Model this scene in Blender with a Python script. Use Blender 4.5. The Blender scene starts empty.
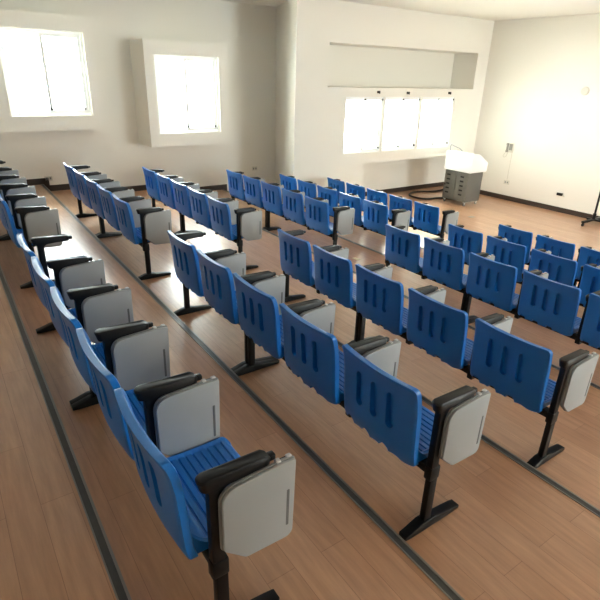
import bpy, bmesh, math, random
from mathutils import Vector, Matrix
random.seed(4)
sc = bpy.context.scene
COL = sc.collection

# ------------------------------------------------------------------ materials
def srgb(r, g, b):
    f = lambda c: (c/255/12.92) if c/255 <= .04045 else ((c/255+.055)/1.055)**2.4
    return (f(r), f(g), f(b), 1)

def mat(name, col, rough=.5, metal=0., spec=.5, bump=0., bscale=200., var=0., coat=0.):
    m = bpy.data.materials.new(name); m.use_nodes = True
    nt = m.node_tree; b = nt.nodes['Principled BSDF']
    b.inputs['Base Color'].default_value = col
    b.inputs['Roughness'].default_value = rough
    b.inputs['Metallic'].default_value = metal
    b.inputs['Specular IOR Level'].default_value = spec
    b.inputs['Coat Weight'].default_value = coat
    tc = nt.nodes.new('ShaderNodeTexCoord')
    if bump or var:
        n = nt.nodes.new('ShaderNodeTexNoise'); n.inputs['Scale'].default_value = bscale; n.inputs['Detail'].default_value = 3
        nt.links.new(tc.outputs['Object'], n.inputs['Vector'])
        if bump:
            bp = nt.nodes.new('ShaderNodeBump'); bp.inputs['Strength'].default_value = bump; bp.inputs['Distance'].default_value = .002
            nt.links.new(n.outputs['Fac'], bp.inputs['Height']); nt.links.new(bp.outputs['Normal'], b.inputs['Normal'])
        if var:
            mx = nt.nodes.new('ShaderNodeMix'); mx.data_type = 'RGBA'
            mx.inputs[6].default_value = [c*(1-var) for c in col[:3]]+[1]
            mx.inputs[7].default_value = [min(1, c*(1+var)) for c in col[:3]]+[1]
            nt.links.new(n.outputs['Fac'], mx.inputs[0]); nt.links.new(mx.outputs[2], b.inputs['Base Color'])
    return m

M = {}
M['blue'] = mat('blue_plastic', srgb(9, 110, 194), .36, bump=.05, bscale=300, spec=.5)
M['black'] = mat('black_plastic', srgb(13, 13, 14), .42, spec=.3, bump=.05, bscale=260)
M['black_steel'] = mat('black_steel', srgb(12, 12, 13), .4, spec=.3)
M['tablet'] = mat('grey_tablet', srgb(158, 162, 163), .45, var=.03, bscale=14)
M['tablet_rim'] = mat('grey_tablet_rim', srgb(128, 131, 132), .5)
M['groove'] = mat('dark_groove', srgb(95, 97, 97), .6)
M['steel'] = mat('steel', srgb(205, 205, 205), .3, metal=.8)
M['paint'] = mat('wall_paint', srgb(238, 235, 226), .6, bump=.04, bscale=90, var=.012, spec=.35)
M['ceiling'] = mat('ceiling_paint', srgb(240, 238, 230), .8)
M['base'] = mat('baseboard_brown', srgb(62, 50, 43), .45)
M['nosing'] = mat('nosing_rubber', srgb(70, 71, 70), .42, var=.15, bscale=30)
M['nosing_edge'] = mat('nosing_aluminium', srgb(140, 138, 132), .4, metal=.4)
M['frame'] = mat('window_frame_white', srgb(246, 247, 246), .35)
M['latch'] = mat('latch_black', srgb(18, 18, 18), .5)
M['cab'] = mat('cabinet_grey', srgb(104, 104, 98), .45, var=.04, bscale=20)
M['cab_dark'] = mat('cabinet_vent_black', srgb(30, 30, 30), .6)
M['hood'] = mat('lectern_white', srgb(242, 242, 240), .35)
M['offwhite'] = mat('offwhite_plastic', srgb(214, 210, 198), .45)
M['darkgrey'] = mat('dark_grey_plastic', srgb(150, 147, 138), .5)
M['cable'] = mat('cable_rubber', srgb(24, 22, 21), .5)
M['wheel'] = mat('caster_rubber', srgb(120, 120, 118), .5)
M['paper'] = mat('paper', srgb(230, 222, 190), .8)

def glass_mat():
    m = bpy.data.materials.new('window_glass'); m.use_nodes = True
    nt = m.node_tree; nt.nodes.clear()
    o = nt.nodes.new('ShaderNodeOutputMaterial'); t = nt.nodes.new('ShaderNodeBsdfTransparent')
    g = nt.nodes.new('ShaderNodeBsdfGlossy'); g.inputs['Roughness'].default_value = .03
    t.inputs['Color'].default_value = (.94, .97, .96, 1)
    mx = nt.nodes.new('ShaderNodeMixShader'); mx.inputs[0].default_value = .06
    nt.links.new(t.outputs[0], mx.inputs[1]); nt.links.new(g.outputs[0], mx.inputs[2]); nt.links.new(mx.outputs[0], o.inputs[0])
    return m
M['glass'] = glass_mat()

def floor_mat():
    m = bpy.data.materials.new('laminate_floor'); m.use_nodes = True
    nt = m.node_tree; b = nt.nodes['Principled BSDF']; L = nt.links.new
    tc = nt.nodes.new('ShaderNodeTexCoord')
    sep = nt.nodes.new('ShaderNodeSeparateXYZ'); L(tc.outputs['Object'], sep.inputs[0])
    cmb = nt.nodes.new('ShaderNodeCombineXYZ'); L(sep.outputs['Y'], cmb.inputs['X']); L(sep.outputs['X'], cmb.inputs['Y'])
    br = nt.nodes.new('ShaderNodeTexBrick'); L(cmb.outputs[0], br.inputs['Vector'])
    br.inputs['Scale'].default_value = 1; br.inputs['Brick Width'].default_value = 1.2; br.inputs['Row Height'].default_value = .13
    br.inputs['Mortar Size'].default_value = .0012; br.inputs['Mortar Smooth'].default_value = .3
    br.inputs['Color1'].default_value = srgb(188, 144, 110); br.inputs['Color2'].default_value = srgb(198, 155, 122)
    br.inputs['Mortar'].default_value = srgb(150, 108, 80); br.offset = .37
    mp = nt.nodes.new('ShaderNodeMapping'); mp.inputs['Scale'].default_value = (2.2, 22, 1); L(cmb.outputs[0], mp.inputs[0])
    n = nt.nodes.new('ShaderNodeTexNoise'); n.inputs['Scale'].default_value = 1.6; n.inputs['Detail'].default_value = 5; n.inputs['Roughness'].default_value = .6
    L(mp.outputs[0], n.inputs['Vector'])
    rp = nt.nodes.new('ShaderNodeValToRGB'); rp.color_ramp.elements[0].position = .32; rp.color_ramp.elements[1].position = .7
    rp.color_ramp.elements[0].color = (.80, .78, .76, 1); rp.color_ramp.elements[1].color = (1.06, 1.05, 1.04, 1)
    L(n.outputs['Fac'], rp.inputs[0])
    mx = nt.nodes.new('ShaderNodeMix'); mx.data_type = 'RGBA'; mx.blend_type = 'MULTIPLY'; mx.inputs[0].default_value = 1
    L(br.outputs['Color'], mx.inputs[6]); L(rp.outputs[0], mx.inputs[7]); L(mx.outputs[2], b.inputs['Base Color'])
    n2 = nt.nodes.new('ShaderNodeTexNoise'); n2.inputs['Scale'].default_value = 3; L(tc.outputs['Object'], n2.inputs['Vector'])
    mr = nt.nodes.new('ShaderNodeMapRange'); mr.inputs['To Min'].default_value = .20; mr.inputs['To Max'].default_value = .32
    b.inputs['Roughness'].default_value = .34
    b.inputs['Specular IOR Level'].default_value = .7; b.inputs['Coat Weight'].default_value = .6; b.inputs['Coat Roughness'].default_value = .2
    return m
M['floor'] = floor_mat()

# ------------------------------------------------------------------ mesh helpers
def box(bm, x0, x1, y0, y1, z0, z1, bev=0., seg=2, mi=0):
    r = bmesh.ops.create_cube(bm, size=1)
    vs = r['verts']
    for v in vs:
        v.co = Vector(((x0+x1)/2+v.co.x*(x1-x0), (y0+y1)/2+v.co.y*(y1-y0), (z0+z1)/2+v.co.z*(z1-z0)))
    fs = list({f for v in vs for f in v.link_faces})
    for f in fs: f.material_index = mi
    if bev:
        es = list({e for v in vs for e in v.link_edges})
        rb = bmesh.ops.bevel(bm, geom=es, offset=bev, segments=seg, profile=.5, affect='EDGES', clamp_overlap=True)
        for f in rb['faces']: f.material_index = mi
    return vs

def prism(bm, pts, axis, a, b, mi=0, bev=0., seg=2):
    """closed polygon pts (2D) extruded along axis from a to b"""
    def P(p, t):
        return {'x': (t, p[0], p[1]), 'y': (p[0], t, p[1]), 'z': (p[0], p[1], t)}[axis]
    A = [bm.verts.new(P(p, a)) for p in pts]; B = [bm.verts.new(P(p, b)) for p in pts]
    fs = [bm.faces.new(A), bm.faces.new(list(reversed(B)))]
    n = len(pts)
    for i in range(n): fs.append(bm.faces.new((A[i], B[i], B[(i+1) % n], A[(i+1) % n])))
    for f in fs: f.material_index = mi
    bmesh.ops.recalc_face_normals(bm, faces=fs)
    if bev:
        es = list({e for f in fs[:2] for e in f.edges})
        rb = bmesh.ops.bevel(bm, geom=es, offset=bev, segments=seg, profile=.5, affect='EDGES', clamp_overlap=True)
        for f in rb['faces']: f.material_index = mi

def cyl(bm, p, q, r, n=12, mi=0, r2=None):
    p, q = Vector(p), Vector(q); d = q-p
    M_ = Matrix.Translation((p+q)/2) @ d.to_track_quat('Z', 'Y').to_matrix().to_4x4()
    res = bmesh.ops.create_cone(bm, cap_ends=True, segments=n, radius1=r, radius2=r if r2 is None else r2, depth=d.length, matrix=M_)
    for f in {f for v in res['verts'] for f in v.link_faces}: f.material_index = mi

def round_poly(pts, radii, n=6):
    out = []
    k = len(pts)
    for i in range(k):
        p = Vector(pts[i]); r = radii[i]
        if r <= 0: out.append(tuple(p)); continue
        a = (Vector(pts[i-1])-p).normalized(); b = (Vector(pts[(i+1) % k])-p).normalized()
        ang = a.angle(b); t = r/math.tan(ang/2)
        c = p+(a+b).normalized()*(r/math.sin(ang/2))
        s, e = p+a*t-c, p+b*t-c
        a0, a1 = math.atan2(s.y, s.x), math.atan2(e.y, e.x)
        dlt = (a1-a0+math.pi) % (2*math.pi)-math.pi
        for j in range(n+1):
            th = a0+dlt*j/n; out.append((c.x+r*math.cos(th), c.y+r*math.sin(th)))
    return out

def finish(bm, name, mats, smooth=35):
    me = bpy.data.meshes.new(name)
    if smooth: 
        bmesh.ops.recalc_face_normals(bm, faces=bm.faces)
    bm.normal_update(); bm.to_mesh(me); bm.free()
    for m in (mats if isinstance(mats, (list, tuple)) else [mats]): me.materials.append(m)
    if smooth:
        for p in me.polygons: p.use_smooth = True
        me.set_sharp_from_angle(angle=math.radians(smooth))
    return me

def link(name, me, parent=None, loc=(0, 0, 0)):
    o = bpy.data.objects.new(name, me); COL.objects.link(o); o.location = loc
    if parent is not None: o.parent = parent
    return o

def tag(o, label, cat, group=None):
    o['label'] = label; o['category'] = cat
    if group: o['group'] = group
    return o

def thing(name, label, cat, loc=(0, 0, 0), group=None):
    return tag(link(name, None, None, loc), label, cat, group)

def struct(name, bm, m, parent=None, smooth=0):
    o = link(name, finish(bm, name, m, smooth), parent)
    if parent is None: o['kind'] = 'structure'
    return o

def outward(bm):
    bmesh.ops.recalc_face_normals(bm, faces=bm.faces)
    if bm.calc_volume(signed=True) < 0: bmesh.ops.reverse_faces(bm, faces=bm.faces)

def boolean(me, cutters):
    o = bpy.data.objects.new('tmp', me); COL.objects.link(o)
    tmp = []
    for bmc in cutters:
        outward(bmc)
        mc = bpy.data.meshes.new('cut'); bmc.to_mesh(mc); bmc.free()
        for m in me.materials: mc.materials.append(m)
        c = bpy.data.objects.new('cut', mc); COL.objects.link(c); tmp.append(c)
        md = o.modifiers.new('b', 'BOOLEAN'); md.operation = 'DIFFERENCE'; md.object = c; md.solver = 'FAST'
    dg = bpy.context.evaluated_depsgraph_get(); dg.update()
    new = bpy.data.meshes.new_from_object(o.evaluated_get(dg))
    for c in tmp+[o]: bpy.data.objects.remove(c, do_unlink=True)
    for p in new.polygons: p.use_smooth = True
    new.set_sharp_from_angle(angle=math.radians(38))
    return new

# ------------------------------------------------------------------ layout of the tiers
XR = [.040, 1.084, 2.133, 3.500, 4.590, 5.628]            # back-top line of each row
ZR = [0., -.125, -.264, -.401, -.553, -.696]              # its tread
EDGE = [-.09, .975, 2.005, 3.395, 4.435, 5.495]           # step edge behind each row
ZT = [.125] + ZR
DX = [.034, .004, .030, .032, -.031, -.010]
DG = [-.028, -.030, -.010, -.015, .021, .026]
G = 3.735
FG = [-.035, -.05, 0, 0, 0, 0]
SK = [.0135, .0135, 0, 0, 0, 0]      # the two rear step edges run slightly askew
PITCH, BW = .55, .478
YL, YLB, YR, XB, XF, ZC = 6.78, 7.53, -7.0, -3.5, 10.3, 3.0
YREC = 8.40

# floor
bm = bmesh.new()
prof = [(XB, ZT[0])]
sk = [0.]
for k in range(6): prof += [(EDGE[k], ZT[k]), (EDGE[k], ZT[k+1])]; sk += [SK[k], SK[k]]
prof.append((XF+.25, ZT[6])); sk.append(0.)
A = [bm.verts.new((x+t*(YR-.2), YR-.2, z)) for (x, z), t in zip(prof, sk)]; B = [bm.verts.new((x+t*(YREC+.2), YREC+.2, z)) for (x, z), t in zip(prof, sk)]
for i in range(len(prof)-1): bm.faces.new((A[i], A[i+1], B[i+1], B[i]))
struct('floor', bm, M['floor'])
for k in range(6):
    bm = bmesh.new(); z = ZT[k]; x = EDGE[k]
    box(bm, x-.032, x+.004, YR, YREC, z-.002, z+.004)
    box(bm, x-.001, x+.006, YR, YREC, z-.034, z+.004)
    box(bm, x-.036, x-.030, YR, YREC, z-.002, z+.005, mi=1)
    box(bm, x-.003, x+.007, YR, YREC, z-.003, z+.006, mi=1)
    for v in bm.verts: v.co.x += SK[k]*v.co.y
    struct('trim_%d' % (k+1), bm, [M['nosing'], M['nosing_edge']])

# walls -------------------------------------------------------------
def wall_cells(bm, xs, zs, holes, y0, y1):
    for i in range(len(xs)-1):
        for j in range(len(zs)-1):
            cx, cz = (xs[i]+xs[i+1])/2, (zs[j]+zs[j+1])/2
            if any(h[0] < cx < h[1] and h[2] < cz < h[3] for h in holes): continue
            box(bm, xs[i], xs[i+1], y0, y1, zs[j], zs[j+1])
W1 = (.735, 1.885, 1.13, 2.30); W2 = (2.955, 4.115, .81, 2.05)
B1 = (.40, 2.08, .92, 2.52); B2 = (2.79, 4.30, .595, 2.27)
YB = 7.75
bm = bmesh.new()
wall_cells(bm, sorted([XB, W1[0], W1[1], W2[0], W2[1], 5.75]), sorted([-.75, W1[2], W1[3], W2[2], W2[3], ZC]), [W1, W2], YREC, YREC+.2)
struct('wall_left', bm, M['paint'])
for n_, (bx, w) in enumerate(((B1, W1), (B2, W2))):
    bm = bmesh.new()
    wall_cells(bm, [bx[0], w[0], w[1], bx[1]], [bx[2], w[2], w[3], bx[3]], [w], YB, YREC)
    struct('trim_%d' % (7+n_), bm, M['paint'])
# pier with splayed side, then the window bay that overhangs the lower wall
W3 = [(6.255, 7.227), (7.28, 8.276), (8.326, 9.348)]
W3Z = (.41, 1.455)
bm = bmesh.new()
prism(bm, [(5.10, YL), (6.85, YL), (6.85, YREC+.2), (5.72, YREC+.2), (5.72, YREC)], 'z', -.75, .20)
prism(bm, [(5.10, YL), (5.81, YL), (5.81, YREC+.2), (5.72, YREC+.2), (5.72, YREC)], 'z', .20, ZC)
struct('wall_pier', bm, M['paint'])
bm = bmesh.new()
xs = [5.81]+[v for w in W3 for v in w]+[9.92, XF]
zs = [.20, W3Z[0], W3Z[1], 1.62]
wall_cells(bm, xs, zs, [(a, b, W3Z[0], W3Z[1]) for a, b in W3], YL, YLB+.22)
box(bm, 5.81, 9.92, YLB-.10, YLB+.22, 1.62, 2.35)
box(bm, 9.92, XF, YL, YLB+.22, 1.62, 2.35)
box(bm, 5.81, XF, YL, YLB+.22, 2.35, ZC)
struct('wall_bay', bm, M['paint'])
bm = bmesh.new()
box(bm, 6.85, XF+.2, YLB, YLB+.2, -.75, .20)
struct('wall_bay_lower', bm, M['paint'])
bm = bmesh.new(); box(bm, XF, XF+.2, YR-.2, YREC+.2, -.75, ZC); struct('wall_front', bm, M['paint'])
bm = bmesh.new(); box(bm, XB-.2, XB, YR-.2, YREC+.2, -.75, ZC); struct('wall_back', bm, M['paint'])
WR_ADDED = [(6.4, 7.5), (7.6, 8.7)]; WRZ = (.1, 2.7)  # unseen windows added in the right wall to light the front
bm = bmesh.new()
wall_cells(bm, [XB]+[v for w in WR_ADDED for v in w]+[XF], [-.75, WRZ[0], WRZ[1], ZC], [(a, b)+WRZ for a, b in WR_ADDED], YR-.2, YR)
struct('wall_right', bm, M['paint'])
bm = bmesh.new(); box(bm, XB-.2, XF+.2, YR-.2, YREC+.2, ZC, ZC+.15); struct('ceiling', bm, M['ceiling'])

# baseboards
bm = bmesh.new()
ed = [XB]+[e+t*YREC for e, t in zip(EDGE, SK)]+[5.7]
for k in range(7):
    x0, x1 = ed[k], ed[k+1]
    if x0 >= 5.7: break
    box(bm, x0, x1+(.0 if k == 6 else .012), YREC-.014, YREC, ZT[k], ZT[k]+.10)
    if k < 6: box(bm, x1, x1+.10, YREC-.014, YREC, ZT[k+1], ZT[k]+.10) if k < 5 else None
struct('baseboard_left', bm, M['base'])
bm = bmesh.new()
for a, b, z in ((5.10, 5.495, ZT[5]), (5.495, 5.71, ZT[6])):
    t0, t1 = (a-5.10)/.62, (b-5.10)/.62
    p0 = Vector((5.10+.62*t0, YL+1.62*t0)); p1 = Vector((5.10+.62*t1, YL+1.62*t1)); n = Vector((-.934, .357))*.014
    prism(bm, [tuple(p0), tuple(p1), tuple(p1+n), tuple(p0+n)], 'z', z, z+.10)
box(bm, 5.10, 5.495, YL-.014, YL, ZT[5], ZT[5]+.10); box(bm, 5.495, 6.85, YL-.014, YL, ZT[6], ZT[6]+.10)
struct('baseboard_pier', bm, M['base'])
bm = bmesh.new(); box(bm, 6.85, XF, YLB-.014, YLB, ZT[6], ZT[6]+.10); struct('baseboard_bay', bm, M['base'])
bm = bmesh.new(); box(bm, XF-.014, XF, YR, YLB, ZT[6], ZT[6]+.10); struct('baseboard_front', bm, M['base'])

# windows -----------------------------------------------------------
def window(n, x0, x1, z0, z1, y, s=1, split=.5, latches=(), bar=.045, cross=False):
    """sliding window in the plane y; s=+1: outside is +y"""
    root = link('window_%d' % n, None, None, ((x0+x1)/2, y, z0)); root['kind'] = 'structure'
    ox, oz = (x0+x1)/2, z0
    def part(nm, bm, m):
        for v in bm.verts: v.co.x -= ox; v.co.z -= oz
        return link(nm, finish(bm, nm, m, 0), root)
    f = .035
    bm = bmesh.new()
    for a, b, c, d in ((x0, x1, z0, z0+f), (x0, x1, z1-f, z1), (x0, x0+f, z0+f, z1-f), (x1-f, x1, z0+f, z1-f)):
        ya, yb = sorted((0, s*.10)); box(bm, a, b, ya, yb, c, d)
    part('window_frame', bm, M['frame'])
    xm = x0+(x1-x0)*split
    for (a, b, off) in ((x0+f, xm+bar/2, .055), (xm-bar/2, x1-f, .025)):
        bm = bmesh.new(); c, d = z0+f, z1-f
        for q in ((a, b, c, c+bar), (a, b, d-bar, d), (a, a+bar, c+bar, d-bar), (b-bar, b, c+bar, d-bar)):
            ya, yb = sorted((s*off, s*(off+.025))); box(bm, q[0], q[1], ya, yb, q[2], q[3])
        part('sash', bm, M['frame'])
        bm = bmesh.new(); ya, yb = sorted((s*(off+.011), s*(off+.014)))
        box(bm, a+bar-.004, b-bar+.004, ya, yb, c+bar-.004, d-bar+.004)
        part('pane', bm, M['glass'])
    for (lx, lz, w) in latches:
        bm = bmesh.new(); ya, yb = sorted((s*.022, s*-.006))
        box(bm, x0+(x1-x0)*lx-w/2, x0+(x1-x0)*lx+w/2, ya, yb, lz-.017, lz+.017, .004, 1)
        part('latch', bm, M['latch'])
    return root
window(1, *W1, YB+.05, 1, .5, ((.5, 1.225, .036), (.92, 1.225, .028)))
window(2, *W2, YB+.05, 1, .49, ((.49, .905, .04), (.93, .905, .028)))
for i, (a, b) in enumerate(W3):
    window(3+i, a, b, W3Z[0]-.005, W3Z[1], YL+.02, 1, .52, ((.52, 1.405, .045), (.985, 1.405, .036), (.50, .487, .045), (.975, .487, .036)), bar=.028)
for i, (a, b) in enumerate(WR_ADDED): window(6+i, a, b, *WRZ, YR-.06, -1, .5)  # the added right-wall windows, out of view

# ------------------------------------------------------------------ the seat bench
def make_backrest():
    bm = bmesh.new()
    zt, zb = .776, .352
    pr = [(.776, -.020), (.765, -.014), (.74, -.005), (.70, .004), (.64, .012), (.56, .018), (.48, .023), (.42, .028), (.385, .035), (.352, .046)]
    def xr(z):
        for (z1, x1), (z0, x0) in zip(pr, pr[1:]):
            if z0 <= z <= z1: return x0+(x1-x0)*(z-z0)/(z1-z0)
        return pr[0][1] if z > zt else pr[-1][1]
    NU, NV = 26, 30
    R_, F_ = [], []
    for j in range(NV+1):
        v = j/NV
        vv = .5-.5*math.cos(math.pi*v)
        z = zt-(zt-zb)*vv
        d0, d1 = zt-z, z-zb; rr = .02
        hw = BW/2
        for d_ in (d0, d1):
            if d_ < rr: hw -= rr-math.sqrt(max(0, rr*rr-(rr-d_)**2))
        ra, fa = [], []
        for i in range(NU+1):
            u = -1+2*i/NU
            u = math.sin(u*math.pi/2)*.55+u*.45
            y = BW/2+u*hw
            wv = max(0, (v-.72)/.28)**2
            zz = z+wv*.005*math.cos((u+.02)*math.pi*3.8)-.004*(1-u*u)*max(0, 1-v*8)
            wrap = -.018*(1-u*u)
            eu = min(1, (1-abs(u))*hw/.035); ev = min(1, min(d0, d1)/.035)
            t = .034-.002*(eu*eu*(3-2*eu))*(ev*ev*(3-2*ev))
            lip = min(1, min(d0+.004, d1+.011, (1-abs(u))*hw+.004)/.014)
            t *= .55+.45*math.sqrt(max(0, 1-(1-lip)**2))
            x = xr(z)+wrap
            ra.append(bm.verts.new((x+(1-lip)*.006, y, zz))); fa.append(bm.verts.new((x+t, y, zz)))
        R_.append(ra); F_.append(fa)
    for j in range(NV):
        for i in range(NU):
            bm.faces.new((R_[j][i], R_[j+1][i], R_[j+1][i+1], R_[j][i+1]))
            bm.faces.new((F_[j][i], F_[j][i+1], F_[j+1][i+1], F_[j+1][i]))
    for i in range(NU):
        bm.faces.new((R_[0][i], R_[0][i+1], F_[0][i+1], F_[0][i])); bm.faces.new((R_[NV][i], F_[NV][i], F_[NV][i+1], R_[NV][i+1]))
    for j in range(NV):
        bm.faces.new((R_[j][0], F_[j][0], F_[j+1][0], R_[j+1][0])); bm.faces.new((R_[j][NU], R_[j+1][NU], F_[j+1][NU], F_[j][NU]))
    bmesh.ops.recalc_face_normals(bm, faces=bm.faces)
    outward(bm)
    me = bpy.data.meshes.new('backrest'); bm.to_mesh(me); bm.free(); me.materials.append(M['blue'])
    cut = []
    for y in (.142, .243, .345):
        c = bmesh.new(); w = .0225; z0, z1 = .500, .690
        pts = [(y+w*math.cos(t), z1-w+w*math.sin(t)) for t in [math.pi*k/8 for k in range(9)]]
        pts += [(y-w*math.cos(t), z0+w-w*math.sin(t)) for t in [math.pi*k/8 for k in range(9)]]
        prism(c, pts, 'x', -.2, .1)
        for v_ in c.verts:
            if v_.co.x > 0: v_.co.x = xr(v_.co.z)-.018*(1-((v_.co.y-.239)/.239)**2)+.026
        cut.append(c)
    for y in (.18, .305, .43):
        c = bmesh.new(); w = .031
        pts = [(y+w*math.cos(t), (.354)+w*1.1*math.sin(t)) for t in [2*math.pi*k/20 for k in range(20)]]
        prism(c, pts, 'x', -.2, .1)
        for v_ in c.verts:
            if v_.co.x > 0: v_.co.x = xr(max(.353, v_.co.z))-.018*(1-((v_.co.y-.239)/.239)**2)+.08
        cut.append(c)
    return boolean(me, cut)

def make_seat():
    bm = bmesh.new()
    gr = [.122+.031*i for i in range(9)]
    xs = [.050, .060, .072, .085, .10, .112]
    for g in gr: xs += [g-.0055, g-.0025, g+.0025, g+.0055, g+.0155]
    xs = sorted(set([x for x in xs if x < .390]+[.398, .407, .414, .418]))
    def top(x):
        z = .386+.012*((x-.27)/.2)**2
        if x < .115: z += .05*((.115-x)/.055)**1.6
        if x > .383: z -= .034*((x-.383)/.035)**2
        return z
    us = [-1, -.985, -.95, -.90, -.88, -.7, -.35, 0, .35, .7, .88, .90, .95, .985, 1]
    T, Bt = [], []
    for x in xs:
        ta, ba = [], []
        for u in us:
            hw = .229-(.02 if x > .413 else .008 if x > .406 else 0)
            z = top(x)
            if abs(u) > .9: z += .009*math.sin(min(1, (abs(u)-.9)/.05)*math.pi/2)-(.006 if abs(u) > .98 else 0)
            elif any(abs(x-g) < .003 for g in gr) and abs(u) <= .88: z -= .0055
            ta.append(bm.verts.new((x, .239+u*hw, z)))
            ba.append(bm.verts.new((x, .239+u*hw*.985, min(.3625, top(x)-.014) if x < .398 else top(x)-.012)))
        T.append(ta); Bt.append(ba)
    n, m = len(xs), len(us)
    for i in range(n-1):
        for j in range(m-1):
            bm.faces.new((T[i][j], T[i+1][j], T[i+1][j+1], T[i][j+1])); bm.faces.new((Bt[i][j], Bt[i][j+1], Bt[i+1][j+1], Bt[i+1][j]))
        bm.faces.new((T[i][0], Bt[i][0], Bt[i+1][0], T[i+1][0])); bm.faces.new((T[i][m-1], T[i+1][m-1], Bt[i+1][m-1], Bt[i][m-1]))
    for j in range(m-1):
        bm.faces.new((T[0][j], T[0][j+1], Bt[0][j+1], Bt[0][j])); bm.faces.new((T[n-1][j], Bt[n-1][j], Bt[n-1][j+1], T[n-1][j+1]))
    bmesh.ops.recalc_face_normals(bm, faces=bm.faces)
    return finish(bm, 'seat', M['blue'], 40)

def make_armrest():
    bm = bmesh.new()   # y centred on 0
    post = round_poly([(.098, .30), (.143, .30), (.140, .66), (.28, .672), (.28, .69), (.090, .69), (.090, .672), (.098, .655)],
                      [0, 0, .03, 0, 0, 0, .006, .01], 4)
    prism(bm, post, 'y', -.017, .017, bev=.004)
    pad = round_poly([(.066, -.026), (.298, -.026), (.312, -.018), (.312, .018), (.298, .026), (.066, .026)], [.022, .010, .006, .006, .010, .022], 5)
    lo = [(.076+(x-.066)*.95, y*.84) for x, y in pad]
    def top(x): return .716+.007*math.sin((x-.06)/.26*math.pi)-(.012*((x-.25)/.065)**2 if x > .25 else 0)
    A_ = [bm.verts.new((x, y, .670)) for x, y in lo]; B_ = [bm.verts.new((x, y, top(x)-.009)) for x, y in pad]
    cx = .2
    C_ = [bm.verts.new((cx+(x-cx)*.965, y*.86, top(x)-.002)) for x, y in pad]; D_ = [bm.verts.new((cx+(x-cx)*.90, y*.62, top(x))) for x, y in pad]
    fs = []; n = len(pad)
    for P_, Q_ in ((A_, B_), (B_, C_), (C_, D_)):
        for i in range(n): fs.append(bm.faces.new((P_[i], P_[(i+1) % n], Q_[(i+1) % n], Q_[i])))
    fs.append(bm.faces.new(D_)); fs.append(bm.faces.new(list(reversed(A_))))
    bmesh.ops.recalc_face_normals(bm, faces=fs)
    box(bm, .093, .155, -.021, .021, .292, .365, .008)      # clamp round the beam end
    box(bm, .305, .335, -.013, .013, .676, .698, .005)
    return finish(bm, 'armrest', M['black'], 38)

def make_tablet():
    bm = bmesh.new()   # arm frame, arm plane at y=0; tablet hangs on the -y side
    out = [(.128, .425), (.205, .352), (.386, .346), (.394, .672), (.345, .676), (.128, .664)]
    rad = [.02, .03, .03, .008, .004, .055]
    inner = round_poly([((x-.26)*1.03+.258, (z-.51)*1.012+.511) for x, z in out], rad, 6)
    prism(bm, inner, 'y', -.0195, -.031, mi=1, bev=.003)
    prism(bm, round_poly(out, rad, 6), 'y', -.031, -.0435, mi=0, bev=.004)
    prism(bm, round_poly([(.357, .405), (.367, .405), (.369, .56), (.359, .56)], [.003]*4, 2), 'y', -.042, -.0443, mi=2)
    return finish(bm, 'writing_tablet', [M['tablet'], M['tablet_rim'], M['groove']], 38)

def make_hinge():
    bm = bmesh.new()
    box(bm, .326, .345, -.032, -.010, .662, .680, .003, 1, 0)
    box(bm, .343, .370, -.030, -.012, .662, .675, .002, 1, 1)
    box(bm, .368, .388, -.027, -.010, .662, .680, .003, 1, 0)
    return finish(bm, 'hinge', [M['steel'], M['black']], 38)

def make_beam():
    bm = bmesh.new(); Y1 = 5*PITCH-.072
    box(bm, .100, .150, -.055, Y1+.055, .316, .358, .006)
    for c in range(5):
        y0 = (4-c)*PITCH
        for yy in (.10, .378):
            prism(bm, [(.085, .352), (.11, .325), (.155, .325), (.36, .35), (.36, .3615), (.085, .3615)], 'y', y0+yy-.018, y0+yy+.018)
    return finish(bm, 'beam', M['black_steel'], 38)

def make_post():
    bm = bmesh.new()
    box(bm, .106, .152, -.017, .017, .030, .330, .006)
    return finish(bm, 'leg', M['black_steel'], 38)

def make_foot():
    bm = bmesh.new()
    pts = [(-.012, .004), (.02, .0), (.335, .0), (.350, .004), (.352, .020), (.31, .028), (.20, .042), (.17, .052), (.09, .052), (.06, .042), (.02, .030), (-.012, .022)]
    prism(bm, pts, 'y', -.025, .025, bev=.005)
    return finish(bm, 'foot', M['black_steel'], 38)

ME = dict(back=make_backrest(), seat=make_seat(), arm=make_armrest(), tab=make_tablet(), hinge=make_hinge(), beam=make_beam(), leg=make_post(), foot=make_foot())

def make_bench():
    root = link('tandem_bench', None)
    link('beam', ME['beam'], root)
    for y in (5*PITCH-.036, 3*PITCH-.036+.021, 3*PITCH-.036-.021, -.036):
        yy = y if y not in () else y
        l = link('leg', ME['leg'], root, (0, yy, 0))
        link('foot', ME['foot'], l)
    for g in range(6):
        y = (5-g)*PITCH-.036
        a = link('armrest', ME['arm'], root, (0, y, 0))
        if g > 0:
            t = link('writing_tablet', ME['tab'], a)
            link('hinge', ME['hinge'], a)
    for c in range(5):
        y = (4-c)*PITCH
        s = link('seat', ME['seat'], root, (0, y, 0))
        link('backrest', ME['back'], s)
    return root

def copy_tree(o, parent=None):
    c = o.copy(); COL.objects.link(c)
    if parent is not None: c.parent = parent
    for ch in list(o.children): copy_tree(ch, c)
    return c

ROWS = ['rearmost row, closest to the camera', 'second row from the rear', 'third row from the rear', 'fourth row from the rear', 'second row from the front', 'frontmost row, before the open floor']
proto = make_bench()
for r in range(6):
    for b in (0, 1):
        o = proto if (r, b) == (0, 0) else copy_tree(proto)
        o.location = (XR[r]+b*DX[r], b*(G+FG[r])+(1-b)*DG[r], ZR[r])
        where = 'window-wall half of the ' if b else 'near half of the '
        tag(o, 'blue five-seat bench, '+where+ROWS[r], 'bench', 'blue five-seat benches on the tiers')

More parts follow.
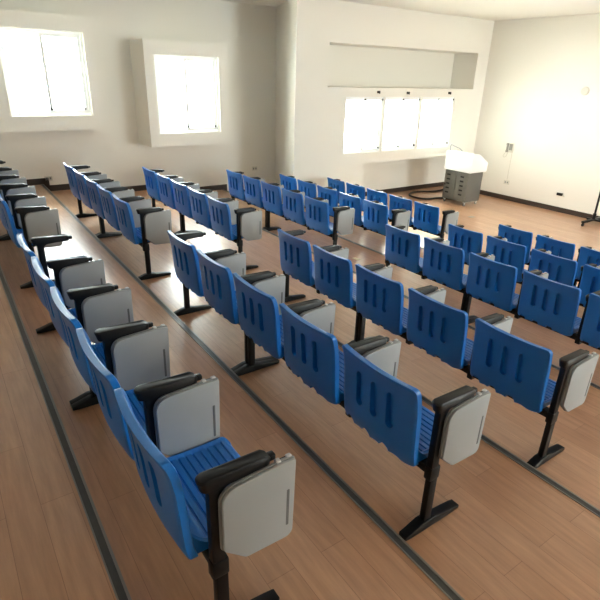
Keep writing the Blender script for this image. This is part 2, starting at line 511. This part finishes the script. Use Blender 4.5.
# ------------------------------------------------------------------ lectern by the bay
ZS = ZR[5]
lec = thing('lectern', 'grey wheeled lectern cabinet with white top by the front corner', 'lectern', (9.07, 6.02, ZS))
bm = bmesh.new()
CX0, CX1, CY0, CY1 = -.235, .235, -.315, .315
H0, H1 = .085, .705
box(bm, CX0, CX1, CY0, CY1, H0, H1, .006, 2, 0)
box(bm, CX0+.02, CX1-.02, CY0+.02, CY1-.02, H1-.002, H1+.02, 0, 1, 1)
cabinet = link('cabinet', finish(bm, 'cabinet', [M['cab'], M['cab_dark']], 38), lec)
for s in (-1, 1):
    bm = bmesh.new()
    y0, y1 = (.004, CY1-.012) if s > 0 else (CY0+.012, -.004)
    box(bm, CX0-.010, CX0-.001, y0, y1, H0+.02, H1-.03, .003, 1, 0)
    yc = .20 if s > 0 else -.16
    for k in range(5):
        z = H0+.13+k*.095
        box(bm, CX0-.0115, CX0-.009, yc-.045, yc+.045, z, z+.032, 0, 1, 1)
    d = link('door', finish(bm, 'door', [M['cab'], M['cab_dark']], 38), cabinet)
bm = bmesh.new(); box(bm, CX0-.024, CX0-.009, .255, .29, H0+.29, H0+.34, .005, 2)
link('latch', finish(bm, 'latch', M['latch'], 38), cabinet)
for sx in (-1, 1):
    for sy in (-1, 1):
        bm = bmesh.new(); x, y = sx*.195, sy*.27
        box(bm, x-.03, x+.03, y-.025, y+.025, H0-.012, H0, .003, 1, 0)
        for q in (-.018, .012): box(bm, x-.016, x+.016, y+q, y+q+.006, .030, H0-.008, .002, 1, 0)
        link('caster', finish(bm, 'caster', [M['steel']], 38), lec)
        bm = bmesh.new(); cyl(bm, (x, y-.011, .034), (x, y+.011, .034), .034, 16, 0)
        link('wheel', finish(bm, 'wheel', [M['wheel']], 38), lec.children[-1])
bm = bmesh.new()
prism(bm, [(-.265, .715), (.27, .715), (.285, .88), (.275, .905), (-.02, 1.085), (-.235, 1.098), (-.25, 1.09)], 'y', -.365, .345, bev=.012)
link('hood', finish(bm, 'hood', M['hood'], 38), lec)
bm = bmesh.new()
pts = [Vector(p) for p in ((-.21, .29, 1.04), (-.21, .29, 1.20), (-.205, .275, 1.225), (-.19, .05, 1.165), (-.185, -.02, 1.12))]
for p, q in zip(pts, pts[1:]): cyl(bm, p, q, .008, 8)
link('gooseneck_microphone', finish(bm, 'gooseneck_microphone', M['tablet_rim'], 60), lec)

def tube(name, pts, r, m, label, cat):
    cu = bpy.data.curves.new(name, 'CURVE'); cu.dimensions = '3D'; cu.bevel_depth = r; cu.bevel_resolution = 3; cu.resolution_u = 8
    sp = cu.splines.new('NURBS'); sp.points.add(len(pts)-1); sp.use_endpoint_u = True; sp.order_u = 4
    for p, q in zip(sp.points, pts): p.co = (*q, 1)
    o = bpy.data.objects.new(name, cu); dg = bpy.context.evaluated_depsgraph_get()
    COL.objects.link(o); dg.update()
    me = bpy.data.meshes.new_from_object(o.evaluated_get(dg)); COL.objects.unlink(o); bpy.data.objects.remove(o)
    me.materials.append(m) if not me.materials else None
    me.materials[0] = m
    for p in me.polygons: p.use_smooth = True
    return tag(link(name, me), label, cat)
zc = ZS+.021
tube('power_cable', [(9.20, 6.22, zc), (9.05, 6.50, zc), (8.86, 6.56, zc), (8.66, 6.52, zc), (8.50, 6.68, zc), (8.50, 6.98, zc), (8.62, 7.14, zc), (8.95, 7.30, zc), (9.28, 7.12, zc), (9.54, 7.05, zc), (9.80, 7.12, zc), (10.1, 7.2, zc)],
     .021, M['cable'], 'thick black cable looped on the floor beside the grey lectern', 'cable')

# ------------------------------------------------------------------ front wall fittings
ph = thing('wall_telephone', 'pale wall telephone with hanging cord on the front wall', 'telephone', (XF, 5.82, .45))
bm = bmesh.new(); box(bm, -.035, 0, -.085, .085, -.10, .10, .008, 2); link('phone_base', finish(bm, 'phone_base', M['offwhite']), ph)
bm = bmesh.new(); box(bm, -.062, -.035, .025, .070, -.095, .098, .010, 2); box(bm, -.07, -.03, .022, .073, .055, .098, .008, 2); box(bm, -.07, -.03, .022, .073, -.095, -.055, .008, 2)
link('handset', finish(bm, 'handset', M['darkgrey']), ph)
bm = bmesh.new(); box(bm, -.040, -.034, -.070, .010, -.05, .085, .002, 1); link('keypad', finish(bm, 'keypad', M['darkgrey']), ph)
bm = bmesh.new()
cp = [Vector((-.045, .05, -.09)), Vector((-.04, .10, -.14)), Vector((-.035, .13, -.19)), Vector((-.035, .10, -.215)), Vector((-.035, .05, -.19)), Vector((-.03, .03, -.10))]
for p, q in zip(cp, cp[1:]): cyl(bm, p, q, .008, 8)
link('cord', finish(bm, 'cord', M['offwhite'], 60), ph)
bm = bmesh.new(); box(bm, -.008, 0, -.007, .007, -.26, .33, .002, 1)
tag(link('cable_duct', finish(bm, 'cable_duct', M['offwhite']), None, (XF, 5.755, .01)), 'thin pale cable duct running down from the wall telephone', 'cable duct')
def plate(name, loc, sx, sy, sz, m, label, cat, group=None, holes=None):
    bm = bmesh.new(); box(bm, -sx, sx, -sy, sy, -sz, sz, .003, 1, 0)
    o = tag(link(name, finish(bm, name, m), None, loc), label, cat, group)
    return o
def socket(o, axis, mat_):
    bm = bmesh.new()
    for k in (-1, 1):
        if axis == 'x': box(bm, -.0075, -.004, k*.028-.014, k*.028+.014, -.018, .018, .002, 1)
        else: box(bm, k*.028-.014, k*.028+.014, -.0085, -.005, -.018, .018, .002, 1)
    link('socket', finish(bm, 'socket', mat_), o)
o = plate('wall_outlet', (XF-.006, 5.755, -.305), .006, .07, .045, M['offwhite'], 'pale outlet plate at the foot of the telephone duct', 'outlet'); socket(o, 'x', M['tablet_rim'])
o = plate('wall_outlet', (1.19, YREC-.007, .09), .06, .007, .04, M['offwhite'], 'outlet plate on the left wall near the step in the baseboard', 'outlet'); socket(o, 'y', M['tablet_rim'])
o = plate('wall_outlet', (5.20, YREC-.007, -.03), .06, .007, .04, M['offwhite'], 'outlet plate on the left wall beside the pier', 'outlet'); socket(o, 'y', M['tablet_rim'])
o = plate('socket_box', (XF-.02, 4.46, -.33), .02, .06, .026, M['latch'], 'small black socket box low on the front wall', 'socket')
bm = bmesh.new(); cyl(bm, (0, -.05, 0), (0, -.11, -.04), .01, 8); link('plug_lead', finish(bm, 'plug_lead', M['offwhite']), o)
bm = bmesh.new(); cyl(bm, (.012, 0, 0), (-.035, 0, 0), .085, 24, 0, .07)
tag(link('round_speaker', finish(bm, 'round_speaker', M['offwhite']), None, (XF, 4.44, 1.675)), 'round pale fitting high on the front wall', 'wall fitting')
for i, (x, z, lab) in enumerate(((7.05, 1.545, 'above the left window of the bay'), (7.865, 1.535, 'above the middle window of the bay'), (9.13, 1.54, 'above the right window of the bay, nearest the corner'))):
    bm = bmesh.new(); box(bm, -.03, .03, -.045, 0, -.022, .022, .006, 1); box(bm, -.012, .012, -.06, -.04, -.03, .012, .004, 1)
    tag(link('wall_bracket', finish(bm, 'wall_bracket', M['latch']), None, (x, YL, z)), 'small black bracket '+lab, 'bracket', 'black brackets over the bay windows')
bm = bmesh.new(); box(bm, -.07, .07, -.05, .05, 0, .006, .002, 1)
tag(link('floor_outlet', finish(bm, 'floor_outlet', M['darkgrey']), None, (8.25, 5.05, ZS)), 'small metal floor outlet plate on the open floor before the lectern', 'floor outlet')
bm = bmesh.new(); box(bm, -.03, .03, -.05, .05, 0, .004, .001, 1)
tag(link('paper_scrap', finish(bm, 'paper_scrap', M['paper']), None, (3.98, 3.63, ZR[3])), 'small cream scrap of paper on the floor between bench rows', 'paper')

# wheeled stand at the right edge
st = thing('wheeled_stand', 'black wheeled pole stand at the right edge before the front wall', 'stand', (9.97, 3.52, ZS))
bm = bmesh.new()
box(bm, -.40, .30, -.03, .03, .065, .10, .01); box(bm, -.03, .03, -.42, .13, .065, .10, .01)
link('base', finish(bm, 'base', M['black_steel']), st)
for x, y in ((-.37, 0), (.27, 0), (0, -.39), (0, .10)):
    bm = bmesh.new(); cyl(bm, (x, y-.014, .032), (x, y+.014, .032), .032, 14); cyl(bm, (x, y, .03), (x, y, .07), .012, 8)
    link('caster', finish(bm, 'caster', M['cable']), st)
bm = bmesh.new(); cyl(bm, (0, 0, .10), (0, 0, 1.75), .019, 12); cyl(bm, (0, 0, .10), (0, 0, .20), .032, 12); cyl(bm, (0, 0, 1.75), (0, -.12, 1.80), .02, 12)
link('pole', finish(bm, 'pole', M['black_steel']), st)

# ------------------------------------------------------------------ light: overcast daylight through the windows
w = bpy.data.worlds.new('world'); sc.world = w; w.use_nodes = True
bg = w.node_tree.nodes['Background']
bg.inputs['Color'].default_value = (.93, .98, 1.0, 1); bg.inputs['Strength'].default_value = 26
def portal(x0, x1, z0, z1, y, s):
    L = bpy.data.lights.new('sky_portal', 'AREA'); L.shape = 'RECTANGLE'; L.size = x1-x0; L.size_y = z1-z0
    L.cycles.is_portal = True
    o = bpy.data.objects.new('sky_portal', L); COL.objects.link(o); o.location = ((x0+x1)/2, y, (z0+z1)/2)
    o.rotation_euler = (math.radians(-90 if s > 0 else 90), 0, 0)
for q in (W1, W2): portal(*q, YREC+.25, 1)
for a, b in W3: portal(a, b, *W3Z, YLB+.3, 1)
for a, b in WR_ADDED: portal(a, b, *WRZ, YR-.25, -1)

# added ceiling spot, out of view, to brighten the front wall and stage
SP = Vector((6.9, 2.2, 2.86)); TG = Vector((XF, 4.95, .35))
sp = thing('added_ceiling_spot', 'added unseen ceiling spotlight brightening the front wall', 'spotlight', (SP.x, SP.y, ZC))
dv = (TG-SP).normalized()
bm = bmesh.new(); cyl(bm, (0, 0, 0), (0, 0, -.02), .06, 20); cyl(bm, (0, 0, -.02), (0, 0, -.12), .012, 10); link('mount', finish(bm, 'mount', M['offwhite']), sp)
bm = bmesh.new(); c0 = SP-Vector((SP.x, SP.y, ZC)); cyl(bm, c0-dv*.09, c0+dv*.02, .045, 20); link('added_lamp_head', finish(bm, 'added_lamp_head', M['offwhite']), sp)
li = bpy.data.lights.new('added_spot_lamp', 'SPOT'); li.energy = 190; li.color = (1, .95, .86); li.spot_size = math.radians(66); li.spot_blend = 1; li.shadow_soft_size = .04
lo = bpy.data.objects.new('added_spot_lamp', li); COL.objects.link(lo); lo.location = SP+dv*.03; lo.rotation_euler = dv.to_track_quat('-Z', 'Y').to_euler()

# ------------------------------------------------------------------ camera
cam = bpy.data.cameras.new('camera'); co = bpy.data.objects.new('camera', cam); COL.objects.link(co)
Rr = Vector((.82119774, -.56998326, .02744739)); Ru = Vector((.20963717, .3460696, .91448788)); Rf = Vector((.53074149, .74522139, -.40368125))
mw = Matrix(((Rr.x, Ru.x, -Rf.x, -.32062075), (Rr.y, Ru.y, -Rf.y, -1.15903748), (Rr.z, Ru.z, -Rf.z, 1.80284801), (0, 0, 0, 1)))
co.matrix_world = mw
cam.sensor_width = 36; cam.lens = 509.202*36/600; cam.clip_start = .02
sc.camera = co
sc.view_settings.view_transform = 'Standard'; sc.view_settings.look = 'None'; sc.view_settings.gamma = 1
sc.view_settings.use_curve_mapping = False
sc.view_settings.exposure = 0.93
sc.cycles.max_bounces = 10; sc.cycles.diffuse_bounces = 6; sc.cycles.transparent_max_bounces = 12
sc.cycles.use_denoising = True; sc.cycles.sample_clamp_indirect = 12
